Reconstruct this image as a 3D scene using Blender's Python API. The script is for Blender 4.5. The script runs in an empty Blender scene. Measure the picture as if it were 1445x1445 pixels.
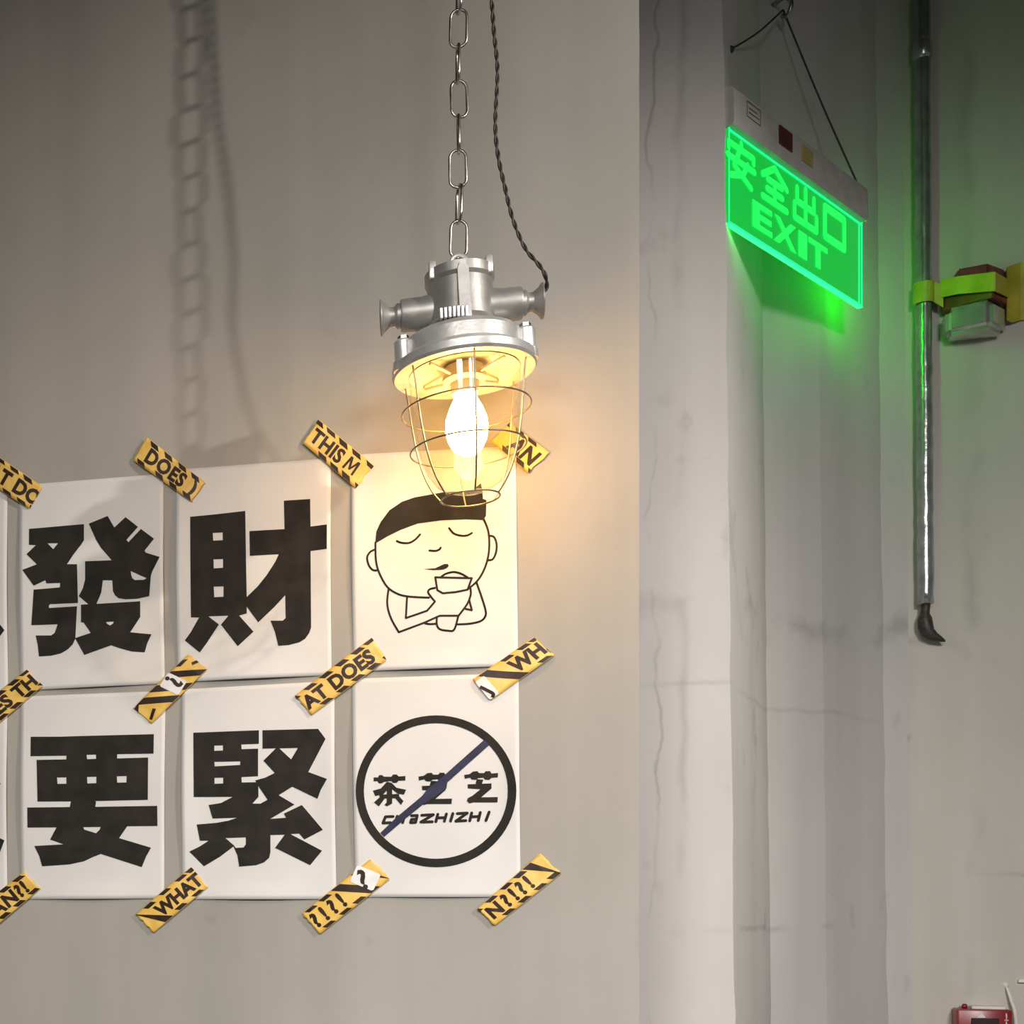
import bpy, bmesh, math, random
from mathutils import Vector, Matrix
random.seed(7)
sc = bpy.context.scene
COL = sc.collection
PI = math.pi

# ------------------------------------------------------------------ camera
TH = math.radians(18.1)                       # the camera is turned to the left of the poster wall's normal
FOC, CX, CY = 2000.0, 200.0, 1278.0           # focal length and principal point, pixels of the 1445 frame
CAM = Vector((0.0, -1.944, 1.6))
RIGHT = Vector((math.cos(TH), math.sin(TH), 0))
FWD = Vector((-math.sin(TH), math.cos(TH), 0))
UP = Vector((0, 0, 1))
cd = bpy.data.cameras.new('camera'); cam = bpy.data.objects.new('camera', cd); COL.objects.link(cam)
cam.location = CAM; cam.rotation_euler = (PI/2, 0, TH)
cd.sensor_width = 36; cd.lens = FOC*36/1445
cd.shift_x = (722.5-CX)/1445; cd.shift_y = (CY-722.5)/1445
cd.clip_start = 0.02
sc.camera = cam

# ------------------------------------------------------------------ world, lights, exposure
w = bpy.data.worlds.new('world'); sc.world = w; w.use_nodes = True
bgn = w.node_tree.nodes['Background']
bgn.inputs[0].default_value = (1.0, .96, .92, 1); bgn.inputs[1].default_value = 0.10
sc.view_settings.view_transform = 'Standard'; sc.view_settings.look = 'None'
sc.view_settings.exposure = 0.0; sc.view_settings.gamma = 1.0; sc.view_settings.use_curve_mapping = False

def spot(name, loc, aim, power, half, radius, col, blend=1.0):
    l = bpy.data.lights.new(name, 'SPOT'); l.energy = power; l.spot_size = math.radians(2*half)
    l.spot_blend = blend; l.shadow_soft_size = radius; l.color = col
    o = bpy.data.objects.new(name, l); COL.objects.link(o); o.location = loc
    o.rotation_euler = (Vector(aim)-Vector(loc)).to_track_quat('-Z', 'Y').to_euler()
    return o
# the bare spotlight at the right that throws the chain's shadow on the wall
spot('key_spotlight', (2.63, -1.55, 3.34), (-0.70, 0.0, 1.82), 285, 21.5, 0.035, (1, .93, .84), .7)
# broad unseen spots added near the ceiling; soft cones dim the walls' tops
spot('added_fill_spot', (-0.5, -4.0, 3.2), (-0.62, 0.0, 0.75), 405, 29, 0.40, (1, .95, .88))
spot('added_fill_spot', (1.2, -4.0, 3.2), (0.90, 0.6, 0.78), 630, 31, 0.40, (1, .95, .92))

# ------------------------------------------------------------------ helpers
def ray(px, py):
    return FWD + RIGHT*((px-CX)/FOC) + UP*((CY-py)/FOC)
def on_y(px, py, y):
    r = ray(px, py); return CAM + r*((y-CAM.y)/r.y)
def on_plane(px, py, p0, n):
    r = ray(px, py); return CAM + r*((Vector(p0)-CAM).dot(n)/r.dot(n))

def mat(name, col, rough=.6, metal=0.0, **kw):
    m = bpy.data.materials.new(name); m.use_nodes = True
    b = m.node_tree.nodes['Principled BSDF']
    b.inputs['Base Color'].default_value = (*col, 1); b.inputs['Roughness'].default_value = rough
    b.inputs['Metallic'].default_value = metal
    for k, v in kw.items():
        b.inputs[k.replace('_', ' ')].default_value = v
    return m
def noisy(m, scale, c1, c2, bump=.1, bscale=None, stretch=(1, 1, 1), detail=6, pos=(.35, .65), dist=.002):
    nt = m.node_tree; N = nt.nodes; L = nt.links; b = N['Principled BSDF']
    tc = N.new('ShaderNodeTexCoord'); mp = N.new('ShaderNodeMapping'); mp.inputs['Scale'].default_value = stretch
    L.new(tc.outputs['Object'], mp.inputs[0])
    nz = N.new('ShaderNodeTexNoise'); nz.inputs['Scale'].default_value = scale; nz.inputs['Detail'].default_value = detail
    L.new(mp.outputs[0], nz.inputs['Vector'])
    rp = N.new('ShaderNodeValToRGB'); rp.color_ramp.elements[0].position = pos[0]; rp.color_ramp.elements[1].position = pos[1]
    rp.color_ramp.elements[0].color = (*c1, 1); rp.color_ramp.elements[1].color = (*c2, 1)
    L.new(nz.outputs['Fac'], rp.inputs[0]); L.new(rp.outputs[0], b.inputs['Base Color'])
    if bump:
        n2 = N.new('ShaderNodeTexNoise'); n2.inputs['Scale'].default_value = bscale or scale*6; n2.inputs['Detail'].default_value = 8
        L.new(tc.outputs['Object'], n2.inputs['Vector'])
        bp = N.new('ShaderNodeBump'); bp.inputs['Strength'].default_value = bump; bp.inputs['Distance'].default_value = dist
        L.new(n2.outputs['Fac'], bp.inputs['Height']); L.new(bp.outputs[0], b.inputs['Normal'])
    return m
def plaster(name, base, dark, light, stain, stain_amt=.5, streak=.35, scars=()):
    """trowelled plaster: soft mottling, long vertical streaks, a few small stains, fine relief"""
    m = mat(name, base, .85); nt = m.node_tree; N = nt.nodes; L = nt.links; b = N['Principled BSDF']
    tc = N.new('ShaderNodeTexCoord')
    def noise(scale, st, detail=5, rough=.55):
        mp = N.new('ShaderNodeMapping'); mp.inputs['Scale'].default_value = st; L.new(tc.outputs['Object'], mp.inputs[0])
        n = N.new('ShaderNodeTexNoise'); n.inputs['Scale'].default_value = scale
        n.inputs['Detail'].default_value = detail; n.inputs['Roughness'].default_value = rough
        L.new(mp.outputs[0], n.inputs['Vector']); return n
    def ramp(src, p0, p1, a, c):
        r = N.new('ShaderNodeValToRGB'); r.color_ramp.elements[0].position = p0; r.color_ramp.elements[1].position = p1
        r.color_ramp.elements[0].color = (*a, 1); r.color_ramp.elements[1].color = (*c, 1)
        L.new(src.outputs['Fac'], r.inputs[0]); return r
    def mix(fac, a, c, f=None):
        x = N.new('ShaderNodeMix'); x.data_type = 'RGBA'; 
        if f is not None: x.inputs[0].default_value = f
        if fac is not None: L.new(fac, x.inputs[0])
        L.new(a, x.inputs[6])
        if isinstance(c, tuple): x.inputs[7].default_value = (*c, 1)
        else: L.new(c, x.inputs[7])
        return x.outputs[2]
    a = ramp(noise(2.2, (1, 1, .7)), .36, .64, dark, light)
    s = ramp(noise(9, (1, 1, .06), 3), .35, .65, dark, light)
    c = mix(None, a.outputs[0], s.outputs[0], streak)
    st = ramp(noise(5.5, (1.3, 1.3, 1), 7, .6), .63, .74, (0, 0, 0), (stain_amt,)*3)
    c = mix(st.outputs[0], c, stain)
    sp = ramp(noise(14, (1, 1, .8), 2), .73, .80, (0, 0, 0), (stain_amt*.8,)*3)
    c = mix(sp.outputs[0], c, tuple(x*.75 for x in stain))
    if scars:
        sx = N.new('ShaderNodeSeparateXYZ'); L.new(tc.outputs['Object'], sx.inputs[0])
        def math_(op, a, b_=None, c_=None):
            x = N.new('ShaderNodeMath'); x.operation = op
            for i, v in enumerate((a, b_, c_)):
                if v is None: continue
                if isinstance(v, (int, float)): x.inputs[i].default_value = v
                else: L.new(v, x.inputs[i])
            return x.outputs[0]
        wob = noise(6, (1, 1, 1), 4).outputs['Fac']; msk = ramp(noise(5, (1, 1, 1), 3), .45, .60, (0, 0, 0), (1, 1, 1)).outputs[0]
        for ax, pos, wd, amp, amt in scars:
            q = math_('ADD', sx.outputs[ax], math_('MULTIPLY', math_('SUBTRACT', wob, .5), amp))
            d = math_('ABSOLUTE', math_('SUBTRACT', q, pos))
            f = math_('MAXIMUM', math_('SUBTRACT', 1.0, math_('DIVIDE', d, wd)), 0.0)
            f = math_('MULTIPLY', math_('MULTIPLY', f, amt), msk)
            c = mix(f, c, tuple(x*.8 for x in stain))
    L.new(c, b.inputs['Base Color'])
    bp = N.new('ShaderNodeBump'); bp.inputs['Strength'].default_value = .22; bp.inputs['Distance'].default_value = .004
    L.new(noise(7, (1, 1, .6), 9, .6).outputs['Fac'], bp.inputs['Height']); L.new(bp.outputs[0], b.inputs['Normal'])
    return m
def emis(name, col, strength, base=(0, 0, 0), rough=.2):
    m = mat(name, base, rough); b = m.node_tree.nodes['Principled BSDF']
    b.inputs['Emission Color'].default_value = (*col, 1); b.inputs['Emission Strength'].default_value = strength
    return m

def mesh_obj(name, verts, faces, m=None, parent=None, smooth=False):
    me = bpy.data.meshes.new(name); me.from_pydata([tuple(v) for v in verts], [], faces); me.update()
    if m: me.materials.append(m)
    if smooth: me.shade_smooth()
    o = bpy.data.objects.new(name, me); COL.objects.link(o)
    if parent: o.parent = parent
    return o
def bm_obj(name, bm, m=None, parent=None, smooth=False, normals=True):
    if normals: bmesh.ops.recalc_face_normals(bm, faces=bm.faces)
    me = bpy.data.meshes.new(name); bm.to_mesh(me); bm.free()
    if m: me.materials.append(m)
    if smooth:
        me.shade_smooth()
    o = bpy.data.objects.new(name, me); COL.objects.link(o)
    if parent: o.parent = parent
    return o
def sharp(o, deg=35):
    o.data.shade_smooth(); o.data.set_sharp_from_angle(angle=math.radians(deg)); return o
def tag(o, label, cat, group=None, kind=None):
    o['label'] = label
    if cat: o['category'] = cat
    if group: o['group'] = group
    if kind: o['kind'] = kind
    return o
def struct(o, label=None):
    o['kind'] = 'structure'
    if label: o['label'] = label
    return o
def empty(name, loc, rot=(0, 0, 0)):
    o = bpy.data.objects.new(name, None); COL.objects.link(o); o.location = loc; o.rotation_euler = rot
    o.empty_display_size = .05
    return o
def lathe(bm, prof, n=40, M=Matrix.Identity(4), cap0=False, cap1=False):
    rings = []
    for r, z in prof:
        rings.append([bm.verts.new(M @ Vector((r*math.cos(2*PI*i/n), r*math.sin(2*PI*i/n), z))) for i in range(n)])
    for a, b in zip(rings, rings[1:]):
        for i in range(n):
            bm.faces.new((a[i], a[(i+1) % n], b[(i+1) % n], b[i]))
    if cap0: bm.faces.new(rings[0][::-1])
    if cap1: bm.faces.new(rings[-1])
def tube(bm, pts, r, n=8, closed=False, caps=True):
    pts = [Vector(p) for p in pts]; k = len(pts); rings = []
    up = None
    for i, p in enumerate(pts):
        if closed: t = (pts[(i+1) % k]-pts[i-1]).normalized()
        else: t = (pts[min(i+1, k-1)]-pts[max(i-1, 0)]).normalized()
        if up is None: up = t.orthogonal().normalized()
        up = (up - t*up.dot(t)).normalized(); s = t.cross(up)
        rr = r[i] if isinstance(r, (list, tuple)) else r
        rings.append([bm.verts.new(p + (up*math.cos(2*PI*j/n)+s*math.sin(2*PI*j/n))*rr) for j in range(n)])
    m = k if closed else k-1
    for i in range(m):
        a, b = rings[i], rings[(i+1) % k]
        for j in range(n):
            bm.faces.new((a[j], a[(j+1) % n], b[(j+1) % n], b[j]))
    if caps and not closed:
        bm.faces.new(rings[0][::-1]); bm.faces.new(rings[-1])
def box(bm, c, s, M=Matrix.Identity(4), bev=0.0):
    r = bmesh.ops.create_cube(bm, size=1.0, matrix=M @ Matrix.Translation(c) @ Matrix.Diagonal((*s, 1)))
    if bev:
        es = set(e for v in r['verts'] for e in v.link_edges)
        bmesh.ops.bevel(bm, geom=list(es), offset=bev, segments=2, affect='EDGES', profile=.5)
def smooth_path(pts, sub=6):
    """Catmull-Rom through the points"""
    P = [Vector(p) for p in pts]; out = []
    for i in range(len(P)-1):
        a, b, c, d = P[max(i-1, 0)], P[i], P[i+1], P[min(i+2, len(P)-1)]
        for k in range(sub):
            t = k/sub
            out.append(.5*((2*b)+(c-a)*t+(2*a-5*b+4*c-d)*t*t+(3*b-a-3*c+d)*t**3))
    out.append(P[-1]); return out

# ---- flat print: outlines with holes, pen strokes and lettering, gathered in 2D and laid on a surface
class Shape:
    def __init__(s): s.v = []; s.f = []
    def _add(s, vs, fs):
        k = len(s.v); s.v += [tuple(p[:2]) for p in vs]; s.f += [tuple(i+k for i in f) for f in fs]
    def poly(s, outline, *holes):
        cu = bpy.data.curves.new('tmp', 'CURVE'); cu.dimensions = '2D'; cu.fill_mode = 'FRONT'
        for ring in (outline, *holes):
            sp = cu.splines.new('POLY'); sp.points.add(len(ring)-1); sp.use_cyclic_u = True
            for p, q in zip(sp.points, ring): p.co = (q[0], q[1], 0, 1)
        s._curve(cu); return s
    def _curve(s, cu, M=None):
        o = bpy.data.objects.new('tmp', cu); COL.objects.link(o)
        dg = bpy.context.evaluated_depsgraph_get(); ev = o.evaluated_get(dg); me = ev.to_mesh()
        vs = [v.co.copy() for v in me.vertices]; fs = [tuple(p.vertices) for p in me.polygons]
        if M: vs = [M(v) for v in vs]
        s._add(vs, fs); ev.to_mesh_clear()
        bpy.data.objects.remove(o); bpy.data.curves.remove(cu)
    def stroke(s, pts, wd, closed=False):
        pts = [Vector((p[0], p[1])) for p in pts]
        if closed: pts = pts+[pts[0]]
        for a, b in zip(pts, pts[1:]):
            d = (b-a)
            if d.length < 1e-9: continue
            n = Vector((-d.y, d.x)).normalized()*wd/2
            s._add([a+n, b+n, b-n, a-n], [(0, 1, 2, 3)])
        for p in pts:
            s._add([p+Vector((math.cos(i*PI/4), math.sin(i*PI/4)))*wd/2 for i in range(8)], [tuple(range(8))])
        return s
    def curve(s, pts, wd, sub=5):
        q = smooth_path([(p[0], p[1], 0) for p in pts], sub); return s.stroke(q, wd)
    def text(s, txt, size, M, bold=.02, spacing=1.0):
        cu = bpy.data.curves.new('tmp', 'FONT'); cu.body = txt; cu.size = size; cu.offset = bold; cu.resolution_u = 3
        cu.space_character = spacing; cu.fill_mode = 'FRONT'
        s._curve(cu, M); return s
    def build(s, name, fn, m, parent=None, maxlen=None):
        bm = bmesh.new(); vs = [bm.verts.new((x, y, 0)) for x, y in s.v]
        for f in s.f:
            try: bm.faces.new([vs[i] for i in f])
            except ValueError: pass
        if maxlen:
            bmesh.ops.triangulate(bm, faces=bm.faces)
            for _ in range(7):
                es = [e for e in bm.edges if e.calc_length() > maxlen]
                if not es: break
                bmesh.ops.subdivide_edges(bm, edges=es, cuts=1)
                bmesh.ops.triangulate(bm, faces=bm.faces)
        for v in bm.verts: v.co = fn(v.co.x, v.co.y)
        me = bpy.data.meshes.new(name); bm.to_mesh(me); bm.free(); me.materials.append(m)
        o = bpy.data.objects.new(name, me); COL.objects.link(o)
        if parent: o.parent = parent
        return o

# ------------------------------------------------------------------ materials
M_wall = plaster('plaster_wall', (.36, .34, .31), (.312, .300, .268), (.412, .385, .350), (.26, .248, .222), .42)
M_pillar = plaster('plaster_pillar', (.55, .53, .515), (.51, .49, .475), (.62, .60, .585), (.34, .32, .305), .6, .45, scars=((0, .075, .004, .07, .6), (0, .115, .010, .05, .35), (2, 2.10, .035, .30, .5), (2, 1.56, .008, .03, .5), (2, 1.95, .006, .04, .3)))
M_right = plaster('plaster_right', (.4, .38, .34), (.43, .41, .365), (.55, .525, .48), (.34, .325, .285), .6, .45, scars=((2, 2.08, .02, .20, .5), (2, 1.66, .006, .03, .5), (0, .66, .02, .10, .4)))
M_floor = noisy(mat('concrete_floor', (.25, .24, .23), .5), 3, (.18, .175, .17), (.3, .29, .28))
M_ceil = noisy(mat('ceiling_paint', (.05, .05, .05), .9), 4, (.04, .04, .04), (.06, .06, .06))
M_paper = noisy(mat('paper', (.66, .65, .63), .75), 5, (.67, .655, .64), (.73, .715, .695), bump=.06, bscale=16, dist=.003)
M_ink = noisy(mat('black_ink', (.02, .018, .016), .75), 30, (.014, .012, .010), (.026, .022, .018), bump=0)
M_ink.node_tree.nodes['Principled BSDF'].inputs['Specular IOR Level'].default_value = .25
M_marker = noisy(mat('blue_marker', (.02, .02, .06), .5), 60, (.014, .014, .045), (.03, .03, .075), bump=0)
M_marker.node_tree.nodes['Principled BSDF'].inputs['Specular IOR Level'].default_value = .25
M_tape = noisy(mat('yellow_tape', (.72, .42, .06), .45), 45, (.74, .44, .07), (.86, .58, .15), bump=.15, bscale=120, dist=.001)
M_tink = noisy(mat('tape_ink', (.025, .012, .01), .45), 60, (.018, .010, .008), (.04, .018, .012), bump=0)
M_tink.node_tree.nodes['Principled BSDF'].inputs['Specular IOR Level'].default_value = .25
M_stick = noisy(mat('white_sticker', (.8, .8, .8), .5), 60, (.74, .74, .75), (.84, .84, .84), bump=0)
M_alu = noisy(mat('cast_aluminium', (.6, .59, .57), .36, .55), 40, (.56, .55, .535), (.74, .73, .715), bump=.25, bscale=160, dist=.001)
M_alum = noisy(mat('matt_aluminium', (.42, .41, .39), .45, .6), 40, (.34, .33, .32), (.46, .45, .43), bump=.2, bscale=200, dist=.001)
M_steel = noisy(mat('chain_steel', (.5, .49, .47), .28, 1.0), 80, (.30, .28, .25), (.58, .56, .53), bump=0)
M_wire = noisy(mat('cage_wire', (.30, .26, .20), .4, .8), 80, (.22, .18, .13), (.36, .31, .24), bump=0)
M_cable = noisy(mat('black_cable', (.03, .026, .022), .5), 150, (.018, .015, .013), (.05, .043, .036), bump=.3, bscale=400, dist=.001)
M_refl = noisy(mat('lamp_reflector', (.45, .42, .33), .5), 40, (.36, .33, .26), (.5, .47, .38), bump=0)
M_bulb = emis('bulb_glow', (1, .56, .185), 80)
M_plas = noisy(mat('sign_plastic', (.55, .53, .5), .5), 40, (.50, .48, .455), (.58, .56, .53), bump=0)
M_greenp = emis('sign_panel_green', (.004, .62, .055), .72, (.01, .2, .04))
M_greenc = emis('sign_character_green', (.012, 1.0, .10), 1.15, (.02, .3, .06))
M_greene = emis('sign_edge_green', (.01, 1.0, .28), 1.3, (.02, .3, .06))
M_greenb = emis('sign_underside_green', (.004, 1.0, .05), 9, (.02, .3, .06))
M_greenx = emis('sign_end_green', (.0004, 1.0, .003), 85, (.02, .3, .06))
M_reda = noisy(mat('dark_red_plastic', (.16, .02, .02), .35), 50, (.11, .014, .014), (.2, .03, .025), bump=0)
M_red = noisy(mat('red_plastic', (.22, .004, .008), .3), 40, (.19, .003, .007), (.25, .006, .010), bump=0)
M_dark = noisy(mat('dark_window', (.02, .01, .01), .3), 40, (.015, .008, .008), (.03, .014, .012), bump=0)
M_yel = noisy(mat('yellow_strap', (.42, .40, .03), .45), 30, (.34, .33, .02), (.48, .45, .05), bump=.1, bscale=60)
M_silver = noisy(mat('silver_lens', (.6, .6, .58), .2, .75), 40, (.52, .52, .50), (.68, .68, .66), bump=.15, bscale=50)
M_cond = noisy(mat('conduit_film', (.42, .43, .43), .22, .75), 30, (.30, .31, .31), (.5, .51, .51), bump=.5, bscale=25, dist=.004)
M_white = noisy(mat('white_plastic', (.7, .67, .62), .5), 40, (.64, .61, .56), (.74, .71, .66), bump=0)
M_lamp = noisy(mat('amber_button', (.40, .33, .10), .5), 40, (.34, .28, .09), (.46, .38, .14), bump=0)
M_maroon = noisy(mat('maroon_button', (.08, .012, .014), .4), 40, (.06, .009, .01), (.1, .015, .018), bump=0)
M_grey = noisy(mat('grey_print', (.15, .13, .13), .6), 40, (.12, .105, .105), (.18, .16, .16), bump=0)

def glass_mat():
    m = bpy.data.materials.new('lamp_glass'); m.use_nodes = True; nt = m.node_tree; N = nt.nodes; L = nt.links; N.clear()
    out = N.new('ShaderNodeOutputMaterial')
    tr = N.new('ShaderNodeBsdfTransparent'); tr.inputs[0].default_value = (1.0, .955, .84, 1)
    gl = N.new('ShaderNodeBsdfGlossy'); gl.inputs['Roughness'].default_value = .05
    tl = N.new('ShaderNodeBsdfTranslucent'); tl.inputs[0].default_value = (1.0, .86, .5, 1)
    lw0 = N.new('ShaderNodeLayerWeight'); pw = N.new('ShaderNodeMath'); pw.operation = 'POWER'; pw.inputs[1].default_value = 4.0; L.new(lw0.outputs['Facing'], pw.inputs[0])
    lw = N.new('ShaderNodeMath'); lw.operation = 'MULTIPLY_ADD'; lw.inputs[1].default_value = .7; lw.inputs[2].default_value = .03; L.new(pw.outputs[0], lw.inputs[0])
    nz = N.new('ShaderNodeTexNoise'); nz.inputs['Scale'].default_value = 12
    rp = N.new('ShaderNodeMapRange'); rp.inputs[3].default_value = .001; rp.inputs[4].default_value = .010
    L.new(nz.outputs['Fac'], rp.inputs[0])
    m1 = N.new('ShaderNodeMixShader'); m2 = N.new('ShaderNodeMixShader')
    L.new(rp.outputs[0], m1.inputs[0]); L.new(tr.outputs[0], m1.inputs[1]); L.new(tl.outputs[0], m1.inputs[2])
    L.new(lw.outputs[0], m2.inputs[0]); L.new(m1.outputs[0], m2.inputs[1]); L.new(gl.outputs[0], m2.inputs[2])
    L.new(m2.outputs[0], out.inputs[0])
    return m
M_glass = glass_mat()

# ------------------------------------------------------------------ the setting
ZC = 3.45
fl = bmesh.new(); box(fl, (0, -2.0, -.05), (6.4, 7.6, .1)); struct(bm_obj('floor', fl, M_floor))
ce = bmesh.new(); box(ce, (0, -2.0, ZC+.05), (6.4, 7.6, .1)); struct(bm_obj('ceiling', ce, M_ceil))

def footprint_wall(name, cols, m, jitter=.0, nz=70, smooth=False):
    """closed prism: cols = list of (x0,y0,x1,y1,jit): plan point at the floor and at the ceiling, edge roughness"""
    bm = bmesh.new(); rows = []
    for k in range(nz+1):
        t = k/nz; row = []
        for (x0, y0, x1, y1, j) in cols:
            dx = (random.random()-.5)*2*j; dy = (random.random()-.5)*2*j
            row.append(bm.verts.new((x0+(x1-x0)*t+dx, y0+(y1-y0)*t+dy, ZC*t)))
        rows.append(row)
    n = len(cols)
    for a, b in zip(rows, rows[1:]):
        for i in range(n):
            bm.faces.new((a[i], a[(i+1) % n], b[(i+1) % n], b[i]))
    bm.faces.new(rows[0][::-1]); bm.faces.new(rows[-1])
    return sharp(bm_obj(name, bm, m), 7)
def lean(px_top, px_bot, y):
    """plan points at floor and ceiling of a line that runs through the two pixels at the frame's top and bottom"""
    a = on_y(px_top, 0, y); b = on_y(px_bot, 1445, y)
    s = (a.x-b.x)/(a.z-b.z)
    return (b.x - s*b.z, y, b.x + s*(ZC-b.z), y)
# the poster wall: a partition whose free end is the sharp line in the middle of the photograph
xe = on_y(902, 700, 0).x
footprint_wall('wall_left', [(-3.1, 0, -3.1, 0, 0), (xe-.03, 0, xe-.03, 0, 0), (xe, 0, xe, 0, .0003), (xe, .14, xe, .14, 0), (-3.1, .14, -3.1, .14, 0)], M_wall)
struct(bpy.data.objects['wall_left'], 'grey plastered wall that carries the posters')
# the pillar behind it: a front face, two faces turning back to the far wall
YP = .45
P0 = lean(1020, 1037, YP)
def go(px, p, ang):
    """from plan point p walk in direction ang (from +y to +x) until the pixel column px"""
    r = ray(px, 0); d = Vector((math.sin(ang), math.cos(ang)))
    # CAM.xy + t r.xy = p + L d
    det = r.x*(-d.y) - (-d.x)*r.y
    bx, by = p[0]-CAM.x, p[1]-CAM.y
    t = (bx*(-d.y) - (-d.x)*by)/det
    return (CAM.x+t*r.x, CAM.y+t*r.y)
pm = on_y(1029, 722, YP)
PA = go(1082, (pm.x, YP), math.radians(15)); P1 = go(1162, PA, math.radians(42)); P2 = go(1247, P1, math.radians(34)); P3 = go(1283, P2, math.radians(58))
YR = P3[1]
sh = (P0[2]-P0[0])/ZC
def lp(p, j): return (p[0]-sh*2.0, p[1], p[0]+sh*(ZC-2.0), p[1], j)
footprint_wall('wall_center', [(-.35, YP, -.35, YP, 0), (P0[0]-.02, YP, P0[2]-.02, YP, .0008), (*P0, .0016), lp(PA, .0010), lp(P1, .0010), lp(P2, .0016), lp(P3, .0008),
                               (P3[0], YR+.3, P3[0], YR+.3, 0), (-.35, YR+.3, -.35, YR+.3, 0)], M_pillar)
struct(bpy.data.objects['wall_center'], 'pale plastered pillar between the poster wall and the far wall')
rw = bmesh.new(); box(rw, ((P3[0]-.06+3.1)/2, YR+.1, ZC/2), (3.1-P3[0]+.06, .2, ZC))
struct(bm_obj('wall_right', rw, M_right), 'grey brown far wall at the right')

# ------------------------------------------------------------------ posters
def bil(q, s, t):
    """quad TL,TR,BR,BL ; s to the right, t upwards"""
    tl, tr, br, bl = q
    return (bl*(1-s)+br*s)*(1-t) + (tl*(1-s)+tr*s)*t
def inv_bil(q, x, z):
    tl, tr, br, bl = q; s = t = .5
    for _ in range(8):
        xl = bl.x+(tl.x-bl.x)*t; xr = br.x+(tr.x-br.x)*t; s = (x-xl)/(xr-xl)
        zb = bl.z+(br.z-bl.z)*s; zt = tl.z+(tr.z-tl.z)*s; t = (z-zb)/(zt-zb)
    return s, t
def make_poster(quad, label, prints, seed, group='taped paper sheets', lift=(.003, .003, .004)):
    q = [on_y(px, py, 0) for px, py in quad]; rnd = random.Random(seed)
    la, ra, ba = [a*(.6+.8*rnd.random()) for a in lift]
    org = q[3].copy(); org.y = 0
    root = empty('poster_sheet', org)
    def curl(s, t):
        mid = max(0.0, math.sin(PI*min(max(t, 0), 1)))**2
        ms = max(0.0, math.sin(PI*min(max(s, 0), 1)))**2
        return .0012 + la*mid*math.exp(-(s/.09)**2) + ra*mid*math.exp(-((1-s)/.09)**2) + ba*ms*math.exp(-(t/.06)**2) + .0012*mid*math.sin(s*5+seed)**2
    ns, nt_ = 36, 48; V = []; F = []
    for j in range(nt_+1):
        for i in range(ns+1):
            s, t = i/ns, j/nt_; p = bil(q, s, t); V.append((p.x-org.x, -curl(s, t), p.z-org.z))
    for j in range(nt_):
        for i in range(ns):
            a = j*(ns+1)+i; F.append((a, a+1, a+ns+2, a+ns+1))
    sheet = mesh_obj('sheet', V, F, M_paper, root, True)
    md = sheet.modifiers.new('thickness', 'SOLIDIFY'); md.thickness = .0003; md.offset = -1 if False else 1
    md.offset = 1.0
    def onpaper(off):
        def fn(x, z):
            s, t = inv_bil(q, x, z); return Vector((x-org.x, -curl(s, t)-off, z-org.z))
        return fn
    for name, shape, m, off, lab in prints:
        o = shape.build(name, onpaper(off), m, root, .007)
        if lab: o['label'] = lab
    tag(root, label, 'poster', group)
    return root
def crop(ox, oy, s):
    """pixel of an enlarged crop -> point (x, z) on the poster wall"""
    def f(p):
        v = on_y(ox+p[0]*s, oy+p[1]*s, 0); return (v.x, v.z)
    return f
def pxmap(pts, f): return [f(p) for p in pts]
def glyph(f, *pieces):
    s = Shape()
    for pc in pieces: s.poly(*[pxmap(r, f) for r in pc])
    return s
PX = .00099                                   # about one pixel on the poster wall, metres

# character 1 of the upper row
fA = crop(20, 700, .16604)
g_fa = glyph(fA,
 ([(132,282),(598,242),(598,378),(575,415),(510,500),(455,583),(540,583),(548,912),(310,922),(300,935),(302,955),(540,940),(525,1215),(500,1265),(460,1305),(400,1340),(320,1358),(215,1365),(205,1270),(188,1187),(320,1187),(350,1165),(375,1092),(152,1100),(172,798),(395,780),(397,742),(280,745),(270,718),(172,765),(78,632),(198,583),(112,498),(190,420),(132,418)],
  [(288,404),(380,404),(338,455)]),
 ([(638,238),(798,172),(855,270),(950,182),(1056,265),(958,375),(975,395),(1082,283),(1195,368),(1113,468),(1125,485),(1246,525),(1185,640),(1170,680),(1155,855),(1050,875),(950,880),(890,870),(860,845),(843,810),(838,718),(758,718),(745,820),(725,870),(703,918),(635,921),(555,855),(590,785),(608,715),(608,558),(832,548),(740,440),(700,375)],
  [(995,640),(1132,702),(1110,715),(1030,717),(1008,700),(998,670)]),
 ([(573,926),(1076,897),(1076,1030),(990,1160),(1172,1178),(1135,1255),(1113,1330),(1000,1322),(910,1298),(828,1270),(600,1352),(522,1210),(655,1165),(595,1078),(573,1075)],
  [(785,1072),(850,1068),(845,1085),(818,1102),(795,1088)]))
fB = crop(250, 690, .16606)
g_cai = glyph(fB,
 ([(115,240),(350,216),(582,190),(595,920),(595,1060),(530,1078),(652,1215),(518,1338),(375,1155),(440,1078),(268,1085),(358,1153),(255,1310),(195,1392),(70,1290),(120,1220),(190,1095),(122,1095)],
  [(306,376),(390,372),(390,438),(310,442)], [(312,600),(393,598),(393,672),(314,678)], [(314,832),(397,830),(397,918),(318,922)]),
 ([(910,103),(1133,88),(1136,322),(1277,308),(1277,516),(1137,530),(1141,1180),(1125,1225),(1090,1275),(1040,1305),(950,1328),(862,1335),(835,1220),(797,1122),(900,1122),(925,1100),(922,905),(830,1005),(693,1136),(592,1000),(592,925),(690,830),(770,730),(840,620),(868,558),(622,572),(618,362),(915,345)],))
fC = crop(30, 1010, .15921)
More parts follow.
